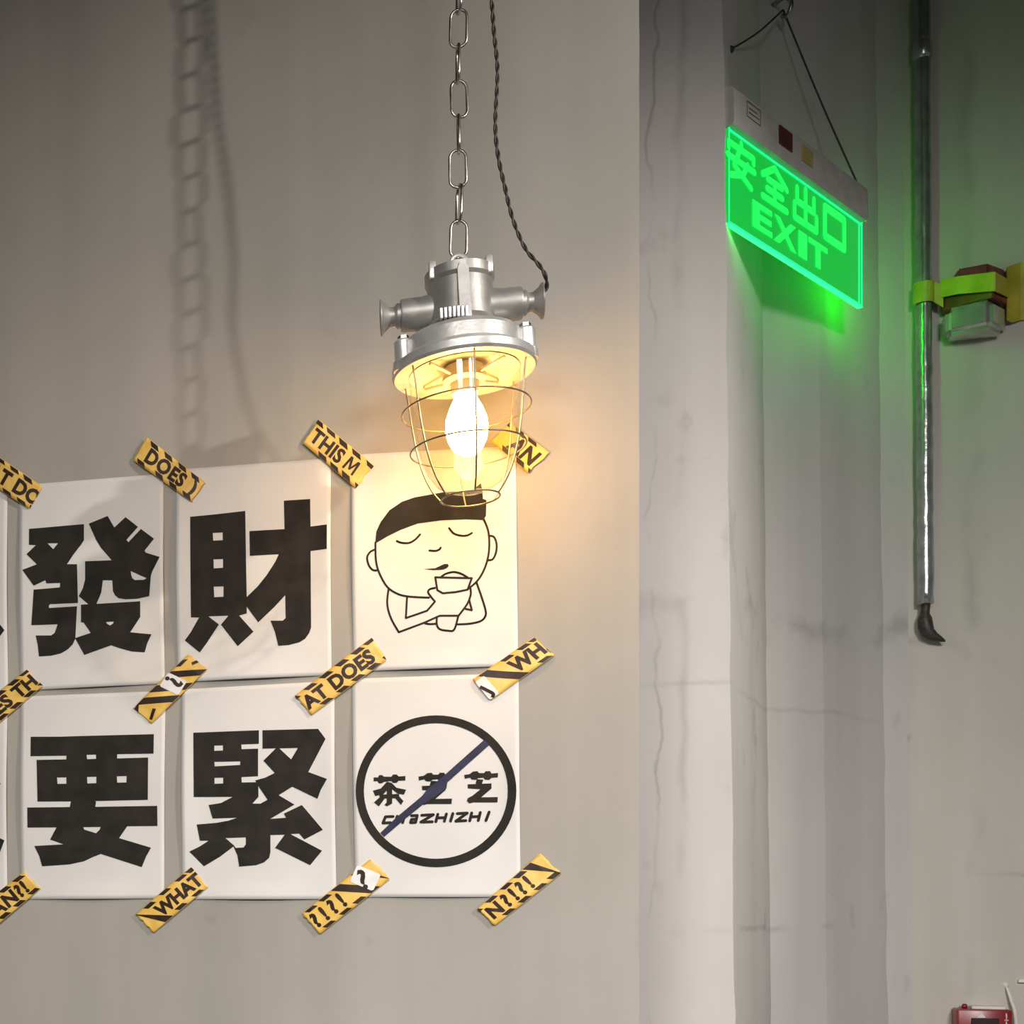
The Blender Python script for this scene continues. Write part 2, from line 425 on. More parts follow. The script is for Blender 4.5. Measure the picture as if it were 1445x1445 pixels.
g_yao = glyph(fC,
 ([(90,188),(350,187),(560,180),(1180,165),(1178,337),(855,342),(855,380),(1130,372),(1128,747),(655,757),(668,762),(660,808),(1212,800),(1214,978),(945,980),(872,1085),(1155,1170),(1110,1250),(1072,1342),(710,1225),(640,1252),(560,1290),(430,1318),(190,1335),(165,1245),(122,1155),(380,1140),(262,1098),(318,990),(64,992),(64,815),(435,810),(445,760),(152,762),(143,393),(405,388),(405,355),(90,360)],
  [(583,347),(668,345),(668,383),(588,386)], [(323,548),(405,547),(405,604),(327,605)], [(587,543),(670,541),(670,598),(590,601)],
  [(853,538),(940,536),(938,593),(856,594)], [(553,988),(708,986),(700,1010),(668,1042),(563,1010)]))
fD = crop(260, 1010, .15919)
g_jin = glyph(fD,
 ([(85,152),(665,130),(665,250),(510,256),(512,298),(658,293),(658,537),(512,545),(514,593),(660,590),(662,720),(608,780),(680,780),(742,745),(840,705),(980,788),(765,915),(905,905),(885,868),(1045,792),(1130,890),(1233,1012),(1068,1097),(1020,1045),(945,1050),(1225,1197),(1118,1325),(808,1172),(893,1055),(767,1058),(767,1210),(755,1260),(710,1300),(640,1325),(490,1338),(475,1240),(440,1160),(320,1250),(178,1335),(50,1205),(140,1160),(220,1108),(142,1108),(115,965),(290,950),(400,930),(472,905),(255,912),(220,792),(330,775),(435,720),(90,722)],
  [(270,266),(347,264),(347,310),(270,312)], [(272,410),(502,406),(500,438),(274,450)], [(272,552),(350,550),(350,602),(273,604)], [(370,1085),(550,1078),(550,1140),(530,1168),(460,1172),(445,1150)]),
 ([(697,130),(1190,118),(1257,208),(1103,500),(1272,563),(1215,660),(1185,738),(960,630),(838,706),(742,747),(665,632),(632,575),(720,550),(805,508),(705,400),(815,290),(697,293)],
  [(845,290),(1010,287),(950,388)]))
# the stroke ends of the two sheets cut by the frame's left edge
fI = crop(0, 0, 1.0)
g_l1 = glyph(fI, ([(-62,800),(-30,842),(8,890),(-8,910),(-50,868),(-80,836)],))
g_l2 = glyph(fI, ([(-70,1080),(-20,1082),(3,1106),(-14,1140),(-34,1166),(8,1186),(-5,1218),(-60,1190),(-96,1208),(-112,1180),(-64,1156),(-46,1122),(-70,1116)],))

# the line drawing
fF = crop(490, 640, .22149)
faces = []
hair = glyph(fF, ([(180,578),(188,500),(215,440),(270,365),(350,310),(430,282),(520,266),(620,248),(790,242),(852,192),(862,240),(866,292),(888,300),(885,400),(870,427),(760,422),(600,428),(450,448),(340,490),(260,530)],),
              ([(490,738),(560,733),(620,706),(642,706),(648,718),(636,732),(610,742),(550,745)],))
def pen(pts, wd=12.5, smooth=True):
    sh = Shape(); faces.append(sh)
    q = smooth_path([(p[0], p[1], 0) for p in pts], 6) if smooth else pts
    sh.stroke(pxmap([(p[0], p[1]) for p in q], fF), wd*.22149*PX)
for pts in ([(182,570),(185,680),(205,760),(255,850),(320,895),(385,912),(470,918),(522,920)],
            [(872,425),(900,500),(906,600),(892,690),(860,770),(820,825),(770,866)],
            [(180,615),(150,630),(130,665),(140,715),(165,745),(190,748)],
            [(906,527),(935,535),(952,575),(950,630),(930,675),(903,683)],
            [(318,560),(345,571),(395,572),(435,550),(465,518)],
            [(650,478),(680,512),(725,526),(765,525),(795,510)],
            [(525,620),(565,622),(590,612),(596,602)],
            [(600,787),(630,768),(680,757),(725,768),(768,792)],
            [(560,858),(528,866),(516,885),(535,915),(560,945)],
            [(265,868),(257,960),(280,1050),(330,1140)],
            [(572,1042),(572,1090),(590,1120),(640,1130),(682,1124),(708,1040)],
            [(787,865),(787,905),(765,962),(710,1036)],
            [(825,825),(855,910),(882,1000),(880,1040),(850,1070),(780,1086),(700,1090)],
            [(490,1080),(520,1088),(570,1086)]):
    pen(pts)
for pts in ([(562,790),(795,797),(768,870),(690,885),(610,892),(575,872),(562,790)],
            [(560,945),(510,1003),(375,1050),(383,912)],
            [(330,1140),(490,1080),(590,1035),(710,1035)],
            [(778,935),(795,1000),(755,992)]):
    pen(pts, smooth=False)

# the crossed-out sign
fE = crop(480, 980, .20756)
def ell(cx, cy, rx, ry, n=72): return [(cx+rx*math.cos(2*PI*i/n), cy+ry*math.sin(2*PI*i/n)) for i in range(n)]
g_ring = glyph(fE, (ell(655, 659, 545, 516), ell(653, 657, 488, 460)))
slash = glyph(fE, ([(275,942),(385,835),(560,690),(590,650),(650,600),(700,560),(980,310),(1015,345),(730,600),(725,640),(640,700),(570,745),(440,850),(300,970)],))
zhi = [[(845,548),(880,543),(905,525),(935,522),(945,535),(980,535),(990,522),(1020,522),(1030,538),(1075,535),(1073,565),(1030,568),(1015,582),(985,580),(975,567),(940,570),(925,582),(895,580),(885,567),(848,575)],
       [(930,576),(975,580),(965,608),(922,608)],
       [(868,612),(1030,605),(1030,640),(960,700),(1073,698),(1070,735),(905,735),(880,742),(862,725),(870,705),(900,690),(955,645),(870,640)]]
cha = [[(230,565),(260,565),(265,550),(285,548),(300,560),(350,560),(360,545),(385,545),(400,558),(445,555),(445,585),(398,588),(385,602),(360,602),(350,590),(300,595),(285,605),(265,605),(255,590),(230,592)],
       [(320,594),(352,602),(385,635),(450,648),(435,682),(390,674),(338,632),(295,680),(240,692),(225,655),(278,640)],
       [(318,634),(355,634),(355,742),(320,762),(303,752),(318,735)], [(268,682),(402,676),(404,706),(270,710)],
       [(276,694),(302,712),(265,762),(232,735)], [(372,702),(396,686),(432,725),(415,752)]]
g_chz = Shape()
for ring in cha: g_chz.poly(pxmap(ring, fE))
for ring in zhi: g_chz.poly(pxmap(ring, fE))
for ring in zhi: g_chz.poly(pxmap([(x-311, y+11) for x, y in ring], fE))
g_lat = Shape()
for pts in ([(362,830),(310,832),(292,875),(345,872)], [(390,828),(374,874)], [(440,825),(426,872)], [(382,850),(433,848)],
            [(486,825),(526,823),(514,871),(480,872),(486,850),(518,848)], [(556,822),(636,818),(550,868),(628,866)],
            [(666,815),(652,866)], [(724,813),(710,863)], [(660,840),(717,838)], [(768,810),(752,862)],
            [(798,811),(866,807),(788,862),(856,858)], [(896,806),(882,860)], [(954,803),(940,858)], [(890,833),(946,830)], [(1014,800),(992,858)]):
    g_lat.stroke(pxmap(pts, fE), 19*.20756*PX)

Q = dict(r1c1=[(-205,705),(11,690),(12,977),(-203,988)], r2c1=[(-203,996),(11,984),(11,1268),(-203,1270)],
         r1c2=[(28,685),(231,669),(233,965),(30,975)], r2c2=[(30,983),(234,975),(232,1268),(31,1269)],
         r1c3=[(249,663),(467,647),(468,953),(251,963)], r2c3=[(257,973),(472,961),(475,1269),(258,1269)],
         r1c4=[(495.5,642),(728,630),(731.5,940),(499,948)], r2c4=[(497,958),(732,950),(735,1266),(502,1266)])
K = 'glyph'
make_poster(Q['r1c1'], 'white paper sheet cut off by the left frame edge, upper row', [(K, g_l1, M_ink, .0008, None)], 1)
make_poster(Q['r2c1'], 'white paper sheet cut off by the left frame edge, lower row', [(K, g_l2, M_ink, .0008, None)], 2)
make_poster(Q['r1c2'], 'white paper sheet whose bold black character has splayed strokes on top, upper row', [(K, g_fa, M_ink, .0008, 'black printed character')], 3)
make_poster(Q['r2c2'], 'white paper sheet with a black character of wide level bars, lower row', [(K, g_yao, M_ink, .0008, 'black printed character')], 4)
make_poster(Q['r1c3'], 'white paper sheet whose black character has three stacked square holes, beside the drawing', [(K, g_cai, M_ink, .0008, 'black printed character')], 5)
make_poster(Q['r2c3'], 'white paper sheet with a dense many-stroke black character, beside the ring poster', [(K, g_jin, M_ink, .0008, 'black printed character')], 6)
make_poster(Q['r1c4'], 'white paper sheet with a line drawing of someone sipping from a bowl', [('drawn_line', f_, M_ink, .0008, None) for f_ in faces]+[('drawn_hair', hair, M_ink, .0009, 'solid black hair')], 7)
make_poster(Q['r2c4'], 'white paper sheet with a black ring crossed by a dark blue slash', [('ring', g_ring, M_ink, .0008, 'thick black ring'), (K, g_chz, M_ink, .0008, 'three small black characters'), ('lettering', g_lat, M_ink, .0008, 'slanted black capital letters'), ('slash', slash, M_marker, .0012, 'dark blue marker slash')], 8)

# ------------------------------------------------------------------ hazard tapes
def tape_shape(r, dashes=(), full=(), texts=(), extra=()):
    """u 0..r along the tape, v 0..1 across; black marks"""
    s = Shape()
    def clip(pts): return [(min(max(u, .01), r-.01), v) for u, v in pts]
    def par(uc, v0, v1, wd=.40, k=1.05):
        a = clip([(uc-(v0-.5)*k-wd/2, v0), (uc-(v0-.5)*k+wd/2, v0), (uc-(v1-.5)*k+wd/2, v1), (uc-(v1-.5)*k-wd/2, v1)])
        if max(p[0] for p in a)-min(p[0] for p in a) > .05: s._add(a, [(0, 1, 2, 3)])
    for uc in dashes:
        j = .02*math.sin(uc*17)
        par(uc, .84+j, .985); par(uc, .015, .16-j)
    for uc in full: par(uc, .015, .985, .40)
    for txt, u0, size, v0, bold, sp in texts:
        s.text(txt, size, lambda p, u0=u0, v0=v0: (min(u0+p.x, r-.015) if u0 >= 0 else max(u0+p.x, .01), v0+p.y), bold, sp)
    for e in extra: s._add(clip(e), [tuple(range(len(e)))])
    return s
def make_tape(quad, label, seed, sticker=None, **kw):
    q = [on_y(px, py, 0) for px, py in quad]
    L = ((q[1]-q[0]).length+(q[2]-q[3]).length)/2; H = ((q[0]-q[3]).length+(q[1]-q[2]).length)/2
    r = L/H; rnd = random.Random(seed); c = (q[0]+q[1]+q[2]+q[3])/4
    root = empty('hazard_tape', Vector((c.x, 0, c.z)))
    ph = rnd.random()*6
    def surf(u, v, off=0):
        p = bil(q, u/r, v)
        e = abs(u/r-.5)*2
        y = .0050 + .0006*math.sin(u*3+ph) - .0012*(e > .75)*math.sin((e-.75)*6)
        return Vector((p.x-c.x, -y-off, p.z-c.z))
    nu, nv = 30, 8; V = []; F = []
    for j in range(nv+1):
        for i in range(nu+1):
            u, v = i/nu*r, j/nv
            if i in (0, nu): u += (-1 if i else 1)*rnd.random()*.07       # torn ends
            V.append(surf(u, v))
    for j in range(nv):
        for i in range(nu):
            a = j*(nu+1)+i; F.append((a, a+1, a+nu+2, a+nu+1))
    st = mesh_obj('strip', V, F, M_tape, root, True)
    md = st.modifiers.new('thickness', 'SOLIDIFY'); md.thickness = .0004; md.offset = 1
    sh_ = tape_shape(r, **kw)
    sh_.build('tape_print', lambda u, v: surf(u, v, .0007), M_tink, root, .12)
    if sticker:
        (su, sv, sw, shh, rot), mark, msize, mrot = sticker
        sq = Shape(); cr, sr = math.cos(rot), math.sin(rot)
        pts = [(-sw, -shh*.85), (-sw*.85, -shh), (sw*.85, -shh), (sw, -shh*.85), (sw, shh*.85), (sw*.85, shh), (-sw*.85, shh), (-sw, shh*.85)]
        sq._add([(su+x*cr-y*sr, sv+x*sr+y*cr) for x, y in pts], [tuple(range(8))])
        k = sq.build('sticker', lambda u, v: surf(u, v, .0011), M_stick, root)
        k['label'] = 'small white sticker with a black question mark'
        mk = Shape(); cm, sm = math.cos(mrot), math.sin(mrot)
        mk.text(mark, msize, lambda p: (su+(p.x-msize*.26)*cm-(p.y-msize*.36)*sm, sv+(p.x-msize*.26)*sm+(p.y-msize*.36)*cm), .03)
        mk.build('sticker_mark', lambda u, v: surf(u, v, .0015), M_tink, k)
    tag(root, label, 'tape', 'yellow and black tape pieces on the posters')
    return root
B = .034
make_tape([(-38,620),(62,688),(43,720),(-57,655)], 'yellow tape lettered AT DO over the top of the leftmost sheet', 1, dashes=(.55,1.25,1.95,2.65,3.3), texts=[('AT DO', 1.30, .74, .24, B, 1.05)])
make_tape([(207,617),(292,683),(272,710),(188,650)], 'yellow tape lettered DOES between the two upper character sheets', 2, dashes=(.0,1.0,1.75,2.5,3.2), texts=[('DOES', .46, .76, .235, B, 1.1), (')', 2.85, .78, .26, B, 1.0)])
make_tape([(450,593),(529,659),(503,691),(427,626)], 'yellow tape lettered THIS M left of the lamp glass', 3, dashes=(.55,1.15,1.75,2.4,3.1), texts=[('THIS', .16, .70, .25, .026, 1.04)],
          extra=[[(1.82,.25),(1.91,.25),(1.95,.76),(1.86,.76)], [(1.87,.76),(1.97,.76),(2.12,.40),(2.05,.34)], [(2.05,.34),(2.12,.34),(2.30,.76),(2.20,.76)], [(2.22,.76),(2.31,.76),(2.35,.25),(2.26,.25)]])
make_tape([(720,597),(777,641),(746,669),(692,624)], 'short yellow tape lettered AN partly behind the lamp glass', 4, dashes=(.3,1.0,1.6,), texts=[('AN', .62, .80, .22, .03, 1.05)])
make_tape([(-58,1022),(40,945),(63,968),(-34,1050)], 'yellow tape lettered ES TH in the middle row at the left frame edge', 5, dashes=(.4,1.1,1.8,2.5,3.2,3.8), texts=[('ES TH', 1.50, .74, .24, B, 1.05)])
make_tape([(188,1001),(268,923),(294,945),(214,1023)], 'striped yellow tape with an upside down question mark sticker on its middle', 6, full=(.95,1.65,2.45), dashes=(3.1,),
          extra=[[(.05,.72),(.32,.95),(.26,.99),(.05,.95)], [(.18,.1),(.62,.3),(.55,.42),(.12,.2)], [(2.85,.55),(3.25,.45),(3.27,.58),(2.92,.66)]], sticker=((1.82,.55,.33,.42,.25), '?', 1.0, PI+.3))
make_tape([(416,983),(525.5,900),(547,932),(440,1010)], 'yellow tape lettered AT DOES between the two posters left of the drawing', 7, dashes=(.35,1.1,1.8,2.5,3.2,3.75), texts=[('AT DOES', .10, .72, .24, B, 1.04)])
make_tape([(667,960),(754,900),(783,925),(691.6,990)], 'yellow tape lettered WH with a white end right of the drawing', 8, full=(.95,), dashes=(1.9,2.6,3.1), texts=[('WH,', 1.34, .72, .27, B, 1.02)],
          sticker=((.22,.45,.20,.42,0), 'J', .62, .4))
make_tape([(-60,1305),(37,1229),(59,1254),(-38,1336)], 'yellow tape lettered AN?! in the bottom row at the left frame edge', 9, dashes=(.6,1.4,2.15,2.9,3.6), texts=[('AN?!', 1.55, .76, .24, B, 1.12)])
make_tape([(192,1291),(271,1223),(296,1251),(217,1317)], 'yellow tape lettered WHAT in the bottom row', 10, full=(.35,), dashes=(1.1,1.9,2.7,3.2), texts=[('WHAT', .72, .68, .26, B, 1.0)])
make_tape([(426,1290),(525,1211),(552,1240),(451,1319)], 'yellow tape with ?!?! and a white question mark sticker on its upper end', 11, full=(2.1,3.0), dashes=(.1,.85,1.5), texts=[('?!?!', .12, .76, .24, B, 1.45)],
          sticker=((2.62,.58,.34,.44,.45), '?', 1.0, -.35))
make_tape([(673,1283),(763,1204),(793,1232),(697.5,1307)], 'yellow tape lettered N?!?! at the lower right corner of the ring poster', 12, full=(2.98,), dashes=(.35,1.1,1.85,2.5), texts=[('N?!?!', .16, .76, .24, B, 1.35)])

# ------------------------------------------------------------------ the hanging lamp
LY = -.19                                                       # distance of the lamp from the wall
lo = on_y(655, 528, LY)
LS = 1.09
lamp = empty('pendant_lamp', lo, (0, math.radians(-2.8), math.radians(10))); lamp.scale = (LS, LS, LS)
tag(lamp, 'caged aluminium industrial pendant lamp with a glowing bulb', 'lamp')
# cover flange with lugs
bm = bmesh.new()
lathe(bm, [(.0605, .002), (.0765, 0), (.079, .003), (.0785, .011), (.071, .016), (.0665, .019), (.0655, .034), (.062, .039), (.046, .046), (.040, .048), (.0, .048)], 64)
fl_ = sharp(bm_obj('cover_flange', bm, M_alu, lamp), 30)
for k, a in enumerate((197, -17, 90)):
    bm = bmesh.new(); x, y = .0685*math.cos(math.radians(a)), .0685*math.sin(math.radians(a))
    lathe(bm, [(0, .002), (.0125, .002), (.0125, .012), (.0105, .014), (.0105, .034), (.009, .036), (0, .036)], 20, Matrix.Translation((x, y, 0)))
    bs = sharp(bm_obj('bolt_boss', bm, M_alu, fl_), 30)
    bm = bmesh.new(); lathe(bm, [(.0, .0355), (.0062, .0355), (.0062, .041), (0, .041)], 6, Matrix.Translation((x, y, 0)))
    bm_obj('bolt', bm, M_steel, fl_)
# terminal housing
bm = bmesh.new()
lathe(bm, [(.0, .044), (.043, .044), (.041, .050), (.0365, .056), (.0355, .098), (.038, .102), (.038, .112), (.034, .112), (.033, .104), (0, .104)], 48)
hs = sharp(bm_obj('housing', bm, M_alum, lamp), 30)
for sx, sy in ((1, -1), (-1, -1), (1, 1), (-1, 1)):             # corner ears on the housing's rim
    bm = bmesh.new(); box(bm, (sx*.0305, sy*.020, .110), (.008, .008, .020), bev=.002); sharp(bm_obj('ear', bm, M_alu, hs), 30)
# front rib that rises to the hanging eye
bm = bmesh.new()
prof = [(-.007, .044), (.007, .044), (.006, .098), (.0045, .106), (0, .109), (-.0045, .106), (-.006, .098)]
vs0 = [bm.verts.new((x, -.046, z)) for x, z in prof]; vs1 = [bm.verts.new((x, -.030, z)) for x, z in prof]
bm.faces.new(vs0); bm.faces.new(vs1[::-1])
for i in range(len(prof)): bm.faces.new((vs0[i], vs0[(i+1) % 7], vs1[(i+1) % 7], vs1[i]))
bmesh.ops.bevel(bm, geom=bm.edges[:], offset=.0015, segments=2, affect='EDGES')
sharp(bm_obj('rib', bm, M_alum, hs), 35)
bm = bmesh.new(); box(bm, (0, 0, .108), (.014, .010, .02), bev=.002)
tube(bm, [(.0085*math.cos(a), 0, .124+.0085*math.sin(a)) for a in [2*PI*i/24 for i in range(24)]], .0028, 8, closed=True)
sharp(bm_obj('hanging_eye', bm, M_alu, lamp), 40)
# serrated clamp at the front
bm = bmesh.new()
for i in range(7): box(bm, (-.026+i*.0045, -.050+abs(i-3)*.0006, .050), (.0032, .006, .012), bev=.0008)
bm_obj('clamp_teeth', bm, M_alu, fl_)
# cable glands, one on each side
for sx in (-1, 1):
    Mx = Matrix.Translation((sx*.030, 0, .072)) @ Matrix.Rotation(sx*PI/2, 4, 'Y')
    bm = bmesh.new(); lathe(bm, [(.019, .0), (.0185, .010), (.0178, .012), (.0175, .034), (.0165, .036), (0, .036)], 32, Mx)
    gl = sharp(bm_obj('cable_gland', bm, M_alum, lamp), 30)
    bm = bmesh.new(); lathe(bm, [(.0, .035), (.0135, .035), (.0135, .040), (.010, .043), (.0105, .048), (.015, .054), (.019, .057), (.0195, .0585), (.013, .0585), (.008, .052), (0, .052)], 32, Mx)
    sharp(bm_obj('gland_nut', bm, M_alum, gl), 30)
    bm = bmesh.new(); box(bm, (0, .012, .0425), (.011, .008, .014), Mx, .001); bm_obj('gland_screw', bm, M_alu, gl)
# inside: reflector, spokes, lamp holder, bulb
bm = bmesh.new(); lathe(bm, [(.060, .001), (.058, .006), (.030, .009), (0, .009)], 48); rf = bm_obj('reflector', bm, M_refl, lamp, True)
for k in range(4):
    a = PI/4+k*PI/2; bm = bmesh.new(); tube(bm, [(.018*math.cos(a), .018*math.sin(a), -.004), (.056*math.cos(a), .056*math.sin(a), .001)], .0022, 6)
    bm_obj('holder_spoke', bm, M_refl, rf)
bm = bmesh.new(); lathe(bm, [(.0, .008), (.021, .008), (.021, .000), (.024, -.002), (.024, -.007), (.016, -.010), (.0145, -.022), (0, -.022)], 32); sharp(bm_obj('lamp_holder', bm, M_refl, lamp), 30)
bm = bmesh.new(); lathe(bm, [(.011, -.0215), (.013, -.028), (.018, -.038), (.0225, -.050), (.0235, -.062), (.021, -.074), (.0155, -.084), (.008, -.0895), (.0008, -.091)], 28, cap0=True, cap1=True)
bm_obj('bulb', bm, M_bulb, lamp, True)
# glass dome
bm = bmesh.new()
prof = [(.0605, .002), (.0600, -.012), (.0585, -.040), (.0560, -.065), (.0520, -.088), (.0455, -.107), (.0360, -.121), (.0235, -.129), (.0110, -.1325), (.0006, -.1335)]
lathe(bm, prof, 64, cap1=True); g = bm_obj('glass_dome', bm, M_glass, lamp, True)
# wire cage
cage = empty('cage', (0, 0, 0)); cage.parent = lamp
wp = [(.0700, .001), (.0672, -.018), (.0650, -.040), (.0612, -.068), (.0560, -.092), (.0490, -.112), (.0410, -.127), (.0320, -.1385)]
for k in range(6):
    a = math.radians(-90+4+60*k)
    bm = bmesh.new(); tube(bm, smooth_path([(r*math.cos(a), r*math.sin(a), z) for r, z in wp], 4), 0.0010, 8)
    bm_obj('cage_wire', bm, M_wire, cage, True)
for r, z in ((.0700, -.040), (.0630, -.0835), (.0320, -.1385)):
    bm = bmesh.new(); tube(bm, [(r*math.cos(2*PI*i/72), r*math.sin(2*PI*i/72), z) for i in range(72)], 0.0010, 8, closed=True)
    bm_obj('cage_ring', bm, M_wire, cage, True)
bpy.context.view_layer.update()
MW = Matrix.Translation(lo) @ lamp.rotation_euler.to_matrix().to_4x4() @ Matrix.Diagonal((LS, LS, LS, 1))

# ------------------------------------------------------------------ chain from the ceiling
eye = MW @ Vector((0, 0, .124))
chain = empty('lamp_chain', Vector((eye.x, eye.y, ZC)))
tag(chain, 'steel link chain that carries the pendant lamp', 'chain')
LR, LL, LW = .0018, .0425, .0097      # wire radius, pitch, half width of a link's centreline
half = LL/2 + LR
def link_mesh():
    bm = bmesh.new(); pts = []
    st_ = half - LW + .0
    for i in range(9):
        a = PI*i/8; pts.append((LW*math.cos(a), 0, st_+LW*math.sin(a)*.95))
    for i in range(9):
        a = PI+PI*i/8; pts.append((LW*math.cos(a), 0, -st_+LW*math.sin(a)*.95))
    tube(bm, pts, LR, 8, closed=True)
    bmesh.ops.recalc_face_normals(bm, faces=bm.faces)
    me = bpy.data.meshes.new('link'); bm.to_mesh(me); bm.free(); me.materials.append(M_steel); me.shade_smooth(); return me
lm = link_mesh()
z = eye.z + .0085 + half - LR*2 + .001; k = 0
yaws = [18, 100, 30, 8, 112, 12, 40, 105, 15, 96]
while z < ZC-.03:
    o = bpy.data.objects.new('link', lm); COL.objects.link(o); o.parent = chain
    o.location = (.0008*math.sin(k*2.1), .0006*math.cos(k*1.7), z-ZC)
    base = 14 if k % 2 == 0 else 104
    o.rotation_euler = (math.radians(1.5*math.sin(k*1.3)), math.radians(1.6*math.sin(k*2.3+1)), math.radians(base+9*math.sin(k*1.9)))
    z += LL; k += 1
bm = bmesh.new(); lathe(bm, [(0, 0), (.03, 0), (.03, -.006), (.012, -.010), (0, -.010)], 24)
tube(bm, [(.012*math.cos(a), 0, -.020+.012*math.sin(a)) for a in [2*PI*i/20 for i in range(20)]], .003, 8, closed=True)
tube(bm, [(0, 0, -.018), (0, 0, z-ZC-.03)], .002, 6)
sharp(bm_obj('ceiling_hook', bm, M_steel, chain), 40)

# ------------------------------------------------------------------ twisted cable
end = MW @ Vector((.0895, 0, .079))
cp = [(eye.x+.019, LY, ZC), (eye.x+.019, LY, 3.05)]
for px, py in ((672, -170), (678, -100), (688, -40), (694, 5), (697, 45), (702, 100), (699, 175), (703, 220), (712, 262), (724, 310), (741, 350), (759, 372), (769, 388)):
    p = on_y(px, py, LY+.004); cp.append(tuple(p))
cp.append((end.x+.003, end.y, end.z+.006)); cp.append((end.x-.010, end.y, end.z-.006))
cab = empty('lamp_cable', Vector((cp[0][0], cp[0][1], ZC)))
tag(cab, 'dark twisted cable that runs down beside the chain into the lamp', 'cable')
path = smooth_path(cp, 22)
dense = []                                             # even steps along the path
acc = 0; dense.append(path[0])
for a, b in zip(path, path[1:]):
    d = (b-a).length; n = max(1, int(d/.0025))
    for i in range(1, n+1): dense.append(a+(b-a)*i/n)
for ph in (0, PI):
    pts = []; s = 0; prev = dense[0]
    for i, p in enumerate(dense):
        s += (p-prev).length; prev = p
        t = (dense[min(i+1, len(dense)-1)]-dense[max(i-1, 0)]).normalized()
        u = t.cross(Vector((0, 1, 0))).normalized(); v = t.cross(u)
        a = ph+s*2*PI/.030
        pts.append(p+(u*math.cos(a)+v*math.sin(a))*.0013-cab.location)
    bm = bmesh.new(); tube(bm, pts, .0014, 6); bm_obj('strand', bm, M_cable, cab, True)

# ------------------------------------------------------------------ exit sign
SA = math.radians(31.5)
sd = Vector((math.sin(SA), math.cos(SA), 0)); sn = Vector((math.cos(SA), -math.sin(SA), 0))   # along the sign, towards the viewer
so = on_y(1028, 314, YP+.006)
def sp(px, py):
    p = on_plane(px, py, so, sn)-so; return Vector((p.dot(sd), p.z))
Lr = sp(1216, 447).x; top = sp(1028, 179).y
sign = empty('exit_sign', so, (0, 0, PI/2-SA))          # local x along the sign, -y towards the viewer
tag(sign, 'glowing green exit sign hanging above the pillar recess', 'exit sign')
TP = .007
bm = bmesh.new(); box(bm, (Lr/2, TP/2, top/2), (Lr, TP, top), bev=.001); pan = bm_obj('panel', bm, M_greenp, sign); pan['label'] = 'edge-lit green acrylic panel'
for nm, c, s in (('panel_edge', (Lr/2, -.0006, .0012), (Lr, .0014, .0022)), ('panel_edge', (Lr-.0012, -.0006, top/2), (.0024, .0014, top)),
                 ('panel_edge', (Lr-.012, -.0006, top/2), (.003, .0010, top*.97)), ('panel_edge', (.0008, -.0006, top/2), (.0016, .0014, top)), ('panel_edge', (Lr/2, -.0006, top-.004), (Lr, .0012, .003))):
    bm = bmesh.new(); box(bm, c, s); bm_obj(nm, bm, M_greene, pan)
bm = bmesh.new(); box(bm, (Lr+.0008, TP/2, top/2), (.0016, TP, top)); bm_obj('panel_edge', bm, M_greenx, pan)
bm = bmesh.new(); box(bm, (Lr/2, TP/2, -.0006), (Lr, TP, .0012)); bm_obj('panel_edge', bm, M_greenb, pan)
bh = sp(1028, 122).y-top
bm = bmesh.new()
prof = [(-.010, top-.001), (-.012, top+.004), (-.011, top+bh-.008), (-.004, top+bh), (.006, top+bh), (.009, top+bh-.005), (.009, top-.001)]
x1 = Lr+.004
for xx, kk in ((.002, 0),): pass
rings = []
for xx, sc_ in ((-.004, .96), (.002, 1.0), (x1-.010, 1.0), (x1-.003, .93), (x1, .75)):
    cy_ = .006; cz_ = top+bh*.5
    rings.append([bm.verts.new((xx, cy_+(y-cy_)*sc_, cz_+(zz-cz_)*sc_)) for y, zz in prof])
for a, b in zip(rings, rings[1:]):
    for i in range(len(prof)): bm.faces.new((a[i], a[(i+1) % len(prof)], b[(i+1) % len(prof)], b[i]))
bm.faces.new(rings[0]); bm.faces.new(rings[-1][::-1])
hb = sharp(bm_obj('housing_bar', bm, M_plas, sign), 40); hb['label'] = 'pale grey plastic housing bar'
def onbar(px0, py0, px1, py1): 
    a = sp(px0, py0); b = sp(px1, py1); return a, b
for nm, m, px0, px1, f0, f1 in (('test_button', M_maroon, 1089, 1107, .30, .78), ('indicator', M_lamp, 1121, 1136, .30, .72)):
    u0, u1 = sp(px0, 220).x, sp(px1, 220).x
    bm = bmesh.new(); box(bm, ((u0+u1)/2, -.0125, top+bh*(f0+f1)/2), (u1-u0, .003, bh*(f1-f0)), bev=.0008); bm_obj(nm, bm, m, hb)
lb = Shape(); u0, u1 = sp(1044, 150).x, sp(1063, 150).x
lb.stroke([(u0, top+bh*.40), (u1, top+bh*.40), (u1, top+bh*.78), (u0, top+bh*.78)], .0012, True)
lb.stroke([(u0+.006, top+bh*.53), (u1-.004, top+bh*.53)], .0012); lb.stroke([(u0+.006, top+bh*.64), (u1-.010, top+bh*.64)], .0012)
lb.build('label_print', lambda x, y: Vector((x, -.0123, y)), M_grey, hb)
